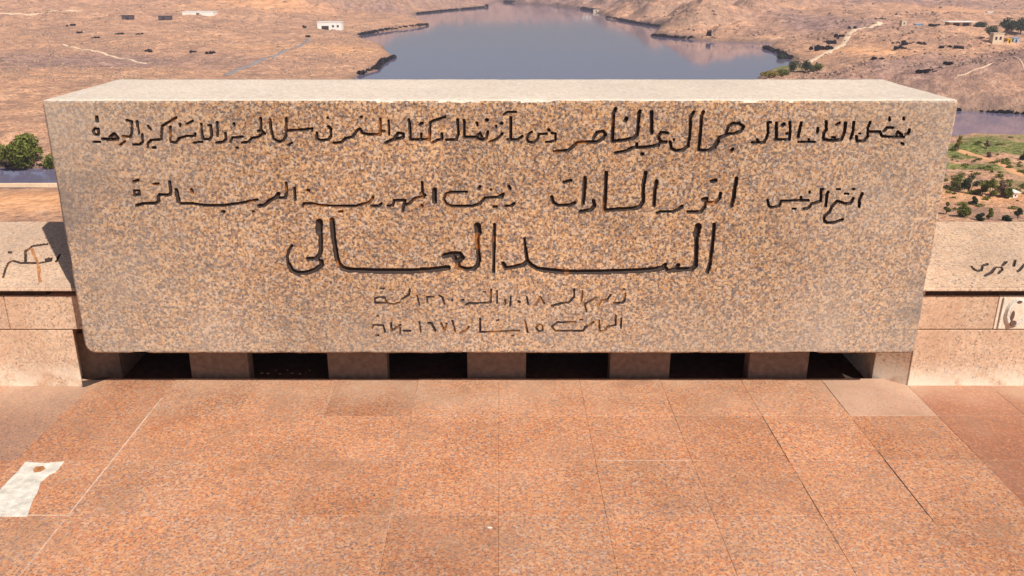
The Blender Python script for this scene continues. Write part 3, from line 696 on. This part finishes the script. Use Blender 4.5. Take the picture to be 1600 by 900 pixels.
c = m.mix(m.sep(cv, 0), c, m.ramp(n3, [(.38, (.09, .15, .03)), (.52, (.18, .23, .06)), (.60, (.44, .34, .18))]))
crag = m.math('MULTIPLY', m.math('ADD', cov.outputs['Alpha'], .3, True), m.ramp(m.noise(.12, 8, .7), [(.50, 0.0), (.60, .75)]))
c = m.mix(crag, c, (.19, .135, .125))
c = m.mix(1.0, c, (1.08, .99, .94), 'MULTIPLY')
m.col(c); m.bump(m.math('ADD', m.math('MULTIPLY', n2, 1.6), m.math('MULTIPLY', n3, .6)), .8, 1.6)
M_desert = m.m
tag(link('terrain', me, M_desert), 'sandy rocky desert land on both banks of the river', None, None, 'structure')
# water
m = NT('river_water', .06, .5)
wv = m.n('Mapping', {'Vector': m.P, 'Scale': (.9, .35, 1)}).outputs[0]
m.bump(m.noise(.8, 3, .5, vec=wv), .16, .12); m.b.inputs['IOR'].default_value = 1.33
M_water = m.col((.17, .15, .235))
me = pymesh('water', [(-9000, 20, W), (9000, 20, W), (9000, 14000, W), (-9000, 14000, W)], [[0, 1, 2, 3]])
tag(link('water', me, M_water), 'calm grey violet river water', None, None, 'structure')
def ground_at(px, py, dz=0):
    """photo point -> where its line of sight meets the land"""
    a, b, c = ray(px, py); X, Y = G(px, py)
    for _ in range(7):
        z = float(height(np.array([X]), np.array([Y]))[0]); t = (z-H)/c; X, Y = .5*(X+a*t), .5*(Y+b*t)
    return X, Y, float(height(np.array([X]), np.array([Y]))[0])+dz
# ---- foliage
def leafmat(name, c, var=.35):
    m = NT(name, .7, .25)
    cc = m.ramp(m.noise(1.3, 3), [(.3, tuple(x*(1-var) for x in c)), (.7, tuple(min(1, x*(1+var)) for x in c))]); m.col(cc); return m.m
M_leaf = [leafmat('olive_leaf', (.12, .135, .02)), leafmat('dark_leaf', (.035, .055, .022)), leafmat('yellow_leaf', (.24, .19, .04)), leafmat('dry_leaf', (.20, .12, .08)), leafmat('shore_leaf', (.020, .018, .022))]
M_bark = simple('bark', (.16, .11, .08), .9, .3, 3)
def leaf_cloud(blobs, n, size, seed):
    """leaf faces scattered through several lumps; blobs: (x, y, z, rx, ry, rz)"""
    r = np.random.RandomState(seed); V = []; vol = np.array([b[3]*b[4]*b[5] for b in blobs])**.6; vol /= vol.sum()
    pick = r.choice(len(blobs), n, p=vol); B = np.array(blobs)[pick]
    u = r.normal(size=(n, 3)); u /= np.linalg.norm(u, axis=1)[:, None]; rad = r.rand(n)**.42
    C = B[:, :3]+u*rad[:, None]*B[:, 3:]
    a1 = r.normal(size=(n, 3)); a1 /= np.linalg.norm(a1, axis=1)[:, None]; a2 = np.cross(a1, r.normal(size=(n, 3))); a2 /= np.linalg.norm(a2, axis=1)[:, None]+1e-9
    s = size*(.6+.8*r.rand(n))[:, None]
    V = np.stack([C-a1*s, C+a2*s*.55, C+a1*s, C-a2*s*.55], 1).reshape(-1, 3)
    return V, np.arange(4*n).reshape(n, 4)
def limb_mesh(segs):
    V = []; Fc = []
    for (p0, r0, p1, r1) in segs:
        p0, p1 = Vector(p0), Vector(p1); d = (p1-p0).normalized(); u = d.orthogonal().normalized(); w_ = d.cross(u); b = len(V)
        for p, r in ((p0, r0), (p1, r1)):
            for k in range(6): a_ = k*math.pi/3; V.append(p+(u*math.cos(a_)+w_*math.sin(a_))*r)
        for k in range(6): Fc.append([b+k, b+(k+1) % 6, b+6+(k+1) % 6, b+6+k])
    return V, Fc
def tree(px, py, hpx, wpx, label, kind=0, seed=1, n=900, cat='tree', trunk=.22, group=None, name=None):
    X, Y, Z = ground_at(px, py); ppm = F/math.hypot(Y, 0)*1.0
    hh = hpx/ppm; ww = wpx/ppm
    root = empty(name or ('tree' if cat == 'tree' else 'shrub'), (X, Y, Z-.15)); tag(root, label, cat, group)
    r = random.Random(seed); blobs = []; segs = [((0, 0, -.3), hh*.035, (0, 0, hh*trunk), hh*.028)]
    for k in range(9 if cat == 'tree' else 6):
        a_ = r.uniform(0, 6.28); q = r.uniform(.15, 1)**.6; br = ww*.5*q*.62
        z = hh*(trunk+(1-trunk)*r.uniform(.2, .82)*(1-.25*q)); b = (br*math.cos(a_), br*math.sin(a_), z)
        rr = ww*r.uniform(.16, .27); blobs.append((*b, rr, rr, min(rr*.8, hh*.3)))
        segs.append(((0, 0, hh*trunk*.9), hh*.022, (b[0]*.8, b[1]*.8, b[2]), hh*.006))
    blobs.append((0, 0, hh*.82, ww*.2, ww*.2, hh*.18))
    V, Fc = limb_mesh(segs); link('trunk' if cat == 'tree' else 'stem', pymesh('trunk', V, Fc), M_bark, root)
    V, Q = leaf_cloud(blobs, n, max(.15, ww*.034), seed)
    link('crown' if cat == 'tree' else 'foliage', npmesh('crown', V, Q), M_leaf[kind], root)
    return root
tree(45, 263, 60, 72, 'tall olive green riverside tree on the far bank at the left edge, reflected below', 0, 3, 4200)
tree(2, 264, 38, 40, 'lower olive tree at the far bank, left of the tall riverside tree', 0, 5, 1800)
tree(-75, 262, 50, 70, 'broad olive tree on the far bank beyond the left edge of the view', 0, 15, 1600)
tree(92, 262, 36, 50, 'low tree beside the granite block edge', 0, 9, 1800)
for q, (px, py, hp, wp, kd, lb) in enumerate([
    (1240, 112, 17, 22, 1, 'dark tree on the spit behind the block top, nearest the water'),
    (1258, 114, 20, 26, 1, 'second dark tree on the spit, tallest of its clump'),
    (1276, 113, 14, 20, 0, 'small olive tree at the right end of the clump on the spit'),
    (1222, 99, 15, 22, 1, 'low dark tree at the waterside end of the spit'),
    (1203, 122, 10, 34, 2, 'low yellow brown shrub mass at the water edge behind the block top'),
    (1222, 119, 11, 26, 0, 'olive shrub between the yellow brown shrub and the dark trees'),
    (1550, 62, 22, 26, 1, 'dark tree left of the hilltop houses at upper right'),
    (1572, 50, 28, 34, 1, 'largest dark tree on the hilltop at upper right'),
    (1594, 54, 26, 32, 1, 'dark hilltop tree at the right edge of the view'),
    (1530, 44, 12, 26, 1, 'low dark tree beside the long pale roof')]):
    tree(px, py, hp, wp, lb, kd, 30+q, 1600)
for q, (px, py, hp, wp, kd, lb) in enumerate([
    (1498, 296, 30, 34, 0, 'olive bush touching the block edge, in the green field'),
    (1514, 302, 34, 30, 1, 'darkest large bush in the field right of the block'),
    (1534, 306, 22, 24, 0, 'mid green bush right of the dark bush'),
    (1546, 310, 34, 22, 0, 'upright olive bush in the middle of the field edge'),
    (1562, 308, 30, 22, 3, 'brown dry bush right of the upright olive bush'),
    (1576, 309, 18, 20, 0, 'low bush left of the white box'),
    (1478, 335, 22, 12, 0, 'bright small bush against the block edge above the parapet'),
    (1520, 320, 15, 14, 1, 'round bush on the pink sand strip'),
    (1504, 340, 22, 30, 0, 'spreading green bush above the parapet coping'),
    (1533, 346, 15, 18, 1, 'dark low bush just above the coping'),
    (1545, 343, 20, 14, 0, 'upright bush above the coping, right of the dark low one'),
    (1573, 345, 9, 16, 1, 'flat dark bush above the coping near the right edge'),
    (1590, 343, 20, 16, 1, 'dark upright bush above the coping at the right edge'),
    (1541, 232, 14, 10, 3, 'small brown bush on the water side of the field'),
    (1545, 246, 10, 9, 3, 'small brown bush beside the orange track'),
    (1600, 250, 16, 16, 1, 'dark bush at the right edge beyond the orange track'),
    (1497, 236, 26, 14, 2, 'tall yellow green bush at the block edge near the water')]):
    tree(px, py, hp, wp, lb, kd, 60+q, 1500, cat='bush', trunk=.08, name='bush')
bl = []
rr = random.Random(77)
for _ in range(150):
    px, py = rr.uniform(1470, 1700), rr.choice([rr.uniform(222, 345), rr.uniform(262, 310)]); X, Y = G(px, py); Z = float(height(np.array([X]), np.array([Y]))[0])
    s_ = rr.uniform(.15, .75); bl.append((X, Y, Z+s_*.4, s_*rr.uniform(1, 2.2), s_, s_*.7))
Vq, Qq = leaf_cloud(bl, len(bl)*55, .2, 44)
tag(link('field_scrub', npmesh('field_scrub', Vq, Qq), M_leaf[0]), 'low scrub scattered through the field at right', None, None, 'stuff')
# ---- bands of scrub on the shores and rocks: nobody could count them
def scrub_band(pts, hpx, per, kind, name, spread=.5, seed=2, size=.9):
    r = random.Random(seed); bl = []
    W_ = [G(*p) for p in pts]
    for (x0, y0), (x1, y1) in zip(W_[:-1], W_[1:]):
        L = math.hypot(x1-x0, y1-y0); k = max(2, int(L/per))
        for i_ in range(k):
            t = (i_+r.random())/k; X = x0+(x1-x0)*t; Y = y0+(y1-y0)*t+r.uniform(0, 3)
            s = hpx*Y/F*r.uniform(.08, .36)**1.0; bl.append((X, Y, W+s*.5, s*1.5, s*.9, s*.9))
    nleaf = len(bl)*40; V, Q = leaf_cloud(bl, nleaf, size, seed)
    return tag(link(name, npmesh(name, V, Q), M_leaf[kind]), None, None, None, 'stuff')
bands = [([(560, 118), (587, 109), (597, 98), (614, 91)], 11), ([(560, 56), (600, 49), (640, 44), (667, 40)], 9), ([(651, 22), (700, 17), (756, 12)], 5),
         ([(948, 28), (1000, 38), (1030, 42)], 7), ([(1018, 56), (1060, 60), (1107, 63), (1165, 65), (1212, 66)], 9), ([(1197, 76), (1220, 84), (1238, 93)], 10),
         ([(790, 4), (860, 8), (900, 13), (944, 20)], 8), ([(1480, 173), (1520, 174), (1560, 177), (1640, 182)], 10), ([(-200, 262), (-60, 262), (0, 262), (90, 262)], 14)]
for q, (p, hp) in enumerate(bands):
    o = scrub_band(p, hp, 1.1 if q < 7 else .6, 4, 'shore_scrub', seed=q+5, size=.9 if q < 7 else .45)
    o['label'] = 'dark line of scrub along the shore'
def scatter_rocks(n, seed, name, lim, s0, s1, mat):
    r = np.random.RandomState(seed); x = r.uniform(lim[0], lim[2], n); y = lim[1]+(lim[3]-lim[1])*r.rand(n)
    P = np.array([G(a_, b_) for a_, b_ in zip(x, y)]); d = sdf(P[:, 0], P[:, 1]); dens = fbm(P[:, 0]/30, P[:, 1]/30, 3, 101)
    ok = (d > 4) & (dens > .45); P = P[ok]; Z = height(P[:, 0], P[:, 1])
    cube = np.array([(a_, b_, c_) for a_ in (-1, 1) for b_ in (-1, 1) for c_ in (-1, 1)], float); fq = np.array([(0, 1, 3, 2), (4, 6, 7, 5), (0, 4, 5, 1), (2, 3, 7, 6), (0, 2, 6, 4), (1, 5, 7, 3)])
    m_ = len(P); s = (s0+(s1-s0)*r.rand(m_)**3)*np.clip(P[:, 1]/450, .35, 2)
    V = cube[None]*s[:, None, None]*np.array([1.2, 1, .6])*(.55+.6*r.rand(m_, 8, 3)); V[:, :, 0] += P[:, 0:1]; V[:, :, 1] += P[:, 1:2]; V[:, :, 2] += Z[:, None]
    Qr = (fq[None]+np.arange(m_)[:, None, None]*8).reshape(-1, 4)
    return tag(link(name, npmesh(name, V.reshape(-1, 3), Qr), mat), 'brown boulders strewn over the desert', None, None, 'stuff')
M_rock = simple('boulder', (.40, .26, .19), .95, .3, .6)
scatter_rocks(9000, 3, 'boulders', (-100, 5, 720, 150), 0.3, 1.0, M_rock)
scatter_rocks(8000, 4, 'boulders', (940, 2, 1700, 160), 0.3, 1.0, M_rock)
M_dscrub = M_leaf[1]
def scrub_spots(spots, name, kind, seed):
    bl = []
    for (px, py, wp, hp) in spots:
        X, Y, Z = ground_at(px, py); s = wp*Y/F; hz = hp*Y/F
        for k in range(6): q_ = random.uniform(.25, 1); bl.append((X+s*random.uniform(-.5, .5), Y+random.uniform(-s, s)*.5, Z+hz*.25*q_, s*.12*q_+.4, s*.15, hz*.4*q_))
    V, Q = leaf_cloud(bl, len(bl)*70, .7, seed); return tag(link(name, npmesh(name, V, Q), M_leaf[kind]), 'scattered low dark scrub on the desert', None, None, 'stuff')
scrub_spots([(1285, 78, 30, 12), (1297, 68, 20, 10), (1312, 60, 14, 8), (1378, 32, 16, 6), (1398, 26, 12, 8), (1412, 68, 26, 8), (1440, 66, 12, 6), (1372, 93, 14, 6), (1405, 76, 16, 6), (1487, 75, 30, 7), (1330, 45, 12, 8), (1445, 112, 24, 6), (1480, 102, 16, 5), (1462, 42, 20, 5), (1487, 43, 24, 5), (1595, 172, 10, 8), (150, 60, 10, 4), (125, 52, 8, 4), (185, 55, 12, 4), (218, 55, 10, 4), (482, 58, 8, 6), (475, 44, 8, 6), (230, 80, 16, 4), (300, 82, 10, 4), (110, 40, 12, 5), (330, 83, 12, 4), (1070, 38, 8, 8), (1105, 44, 8, 8), (1092, 22, 7, 9), (1125, 36, 7, 9), (1107, 56, 7, 14), (760, 12, 6, 6)], 'desert_scrub', 4, 9)
# ---- roads and tracks
def ribbon(name, pts, wd, mat, label, lift=.25):
    P = [ground_at(*p)[:2] for p in pts]; out = []
    for (x0, y0), (x1, y1) in zip(P[:-1], P[1:]):
        k = max(2, int(math.hypot(x1-x0, y1-y0)/3))
        out += [(x0+(x1-x0)*i_/k, y0+(y1-y0)*i_/k) for i_ in range(k)]
    out.append(P[-1]); out = np.array(out); tng = np.gradient(out, axis=0); tng /= np.linalg.norm(tng, axis=1)[:, None]+1e-9
    nrm = np.stack([-tng[:, 1], tng[:, 0]], 1); rows = [out+nrm*wd*s_ for s_ in (-1, -.5, 0, .5, 1)]
    A_ = np.stack(rows, 1); Z = height(A_[:, :, 0].ravel(), A_[:, :, 1].ravel()).reshape(A_.shape[:2])+lift; Z[:, 0] -= lift*1.6; Z[:, -1] -= lift*1.6
    n_ = len(out); V = np.concatenate([A_, Z[:, :, None]], 2).reshape(-1, 3)
    Fc = [[i_*5+k, i_*5+k+1, i_*5+k+6, i_*5+k+5] for i_ in range(n_-1) for k in range(4)]
    return tag(link(name, pymesh(name, V, Fc, True), mat), label, None, None, 'structure')
M_road = simple('road_asphalt', (.27, .25, .26), .9, .15, .3); M_track = simple('sand_track', (.78, .58, .40), .95, .15, .3); M_dulltrack = simple('dull_track', (.60, .42, .30), .95, .2, .3); M_otrack = simple('orange_track', (.74, .38, .19), .95, .2, .5)
ribbon('road', [(352, 118), (372, 108), (400, 97), (440, 82), (470, 72), (482, 60)], 1.5, M_road, 'grey road climbing across the desert at left')
ribbon('sand_track', [(100, 70), (150, 80), (190, 92), (230, 100)], 1.0, M_track, 'pale track in the desert at far left')
ribbon('sand_track', [(1262, 98), (1290, 84), (1318, 66), (1344, 45), (1375, 38)], 2.2, M_track, 'pale track along the foot of the grey hill')
ribbon('sand_track', [(1494, 120), (1530, 130), (1570, 141), (1640, 154)], .45, M_dulltrack, 'pale ridge track above the river at right')
ribbon('orange_track', [(1498, 234), (1525, 243), (1555, 254), (1580, 266), (1640, 292)], 1.5, M_otrack, 'orange earth track through the green field', .1)
ribbon('sand_track', [(-60, 22), (20, 20), (120, 17), (190, 12)], 3.5, M_track, 'wide pale track far away at upper left')
# ---- buildings far away
M_white = simple('white_plaster', (.82, .80, .76), .8, .1, .5); M_cream = simple('cream_plaster', (.66, .52, .38), .85, .15, .5); M_dkop = simple('dark_opening', (.04, .03, .03), .9, .2, 1)
M_yel = simple('yellow_paint', (.65, .42, .05), .6, .1, 1); M_blu = simple('blue_paint', (.30, .42, .60), .6, .1, 1); M_darkhut = simple('dark_hut', (.09, .07, .08), .8, .2, 1)
def building(px, py, wpx, hpx, mat, label, dpt=None, openings=((.3, .0, .14, .6),), roof=None, name='building', cat='building', over=.3):
    X, Y, Z = ground_at(px, py); k = Y/F; w_, h_ = wpx*k, hpx*k; d_ = dpt or max(4, w_*.5)
    root = empty(name, (X, Y, Z)); tag(root, label, cat)
    me = box_me('wall', -w_/2, w_/2, 0, d_, -2, h_, 0); link('wall', me, mat, root)
    me = box_me('roof', -w_/2-over, w_/2+over, -over, d_+over, h_, h_+max(.25, h_*.06), 0); link('roof', me, roof or mat, root)
    for (cx_, z0, ow, oh) in openings:
        nm = 'door' if z0 == 0 else 'window'
        link(nm, box_me(nm, (cx_-.5)*w_-ow*w_/2, (cx_-.5)*w_+ow*w_/2, -.06, .1, z0*h_, (z0+oh)*h_, 0), M_dkop, root)
    return root
building(515, 47, 36, 11, M_white, 'long white flat-roofed building beside the road above the left shore', openings=((.32, 0, .3, .55), (.65, .35, .08, .3), (.85, .35, .08, .3)))
building(1500, 44, 32, 10, M_cream, 'shed with a long pale roof on the hill at upper right', openings=((.3, 0, .3, .85), (.75, 0, .3, .85)), roof=M_white, over=2.5)
building(1436, 44, 11, 6, M_blu, 'small blue-white hut left of the long pale roof', openings=((.5, 0, .25, .7),))
building(1559, 66, 16, 15, M_cream, 'cream house among the dark trees at upper right', openings=((.3, .4, .2, .3), (.7, .4, .2, .3)))
building(1577, 67, 6, 6, M_yel, 'tiny yellow hut right of the cream house', openings=((.5, 0, .4, .7),))
building(1587, 69, 8, 6, M_blu, 'tiny pale blue hut right of the yellow hut', openings=((.5, 0, .3, .7),))
building(1547, 25, 10, 6, M_white, 'small white block on the hilltop skyline at upper right', openings=((.5, .3, .3, .4),))
building(199, 31, 16, 6, M_darkhut, 'dark low hut on the plain at upper left', openings=((.5, 0, .3, .7),))
building(257, 31, 18, 6, M_darkhut, 'second dark low hut, right of the first at upper left', openings=((.4, 0, .3, .7),))
building(310, 31, 46, 4, M_white, 'very low white wall-like shed right of the dark huts', openings=((.5, 0, .1, .6),))
building(918, 8, 14, 6, M_white, 'white building on the far shore above the water', openings=((.3, .3, .12, .4), (.7, .3, .12, .4)))
building(932, 10, 9, 5, M_cream, 'cream building on the far shore, right of the white one', openings=((.5, .3, .2, .4),))
building(1586, 309, 7, 8, M_white, 'small white box hut in the green field', openings=((.5, .3, .3, .3),))
building(1412, 42, 7, 9, M_cream, 'small cream tower hut at the foot of the hill at upper right', openings=((.5, .4, .3, .3),))
# low pale wall along the near bank at left
Y0 = G(40, 303)[1]; lw = empty('river_wall', (-130, Y0, W)); tag(lw, 'long low pale wall along the near river bank at far left', 'wall')
for k in range(26):
    me = box_me('wall_panel', k*8, k*8+7.94, 0, .6, -2, 2.3+random.uniform(-.03, .03), .04, 1); link('wall_panel', me, M_track, lw)
link('wall_shadow_strip', box_me('wall_shadow_strip', 0, 208, -.8, -.01, -2, 1.45, 0), M_darkhut, lw)  # dark strip along the wall foot, drawn in for the wall's shadow line

# ---- haze over the valley
hm = bpy.data.materials.new('haze'); hm.use_nodes = True; hn = hm.node_tree; hn.nodes.clear()
ho = hn.nodes.new('ShaderNodeOutputMaterial'); hv = hn.nodes.new('ShaderNodeVolumePrincipled')
hv.inputs['Color'].default_value = (.88, .80, .96, 1); hv.inputs['Density'].default_value = .00022; hv.inputs['Anisotropy'].default_value = .2
hn.links.new(hv.outputs[0], ho.inputs['Volume'])
zmax = max(float(ZZ.max()), H)+4
tag(link('haze', box_me('haze', -31000, 31000, -60, 14200, W-5, zmax), hm), 'thin violet haze over the valley', None, None, 'stuff')
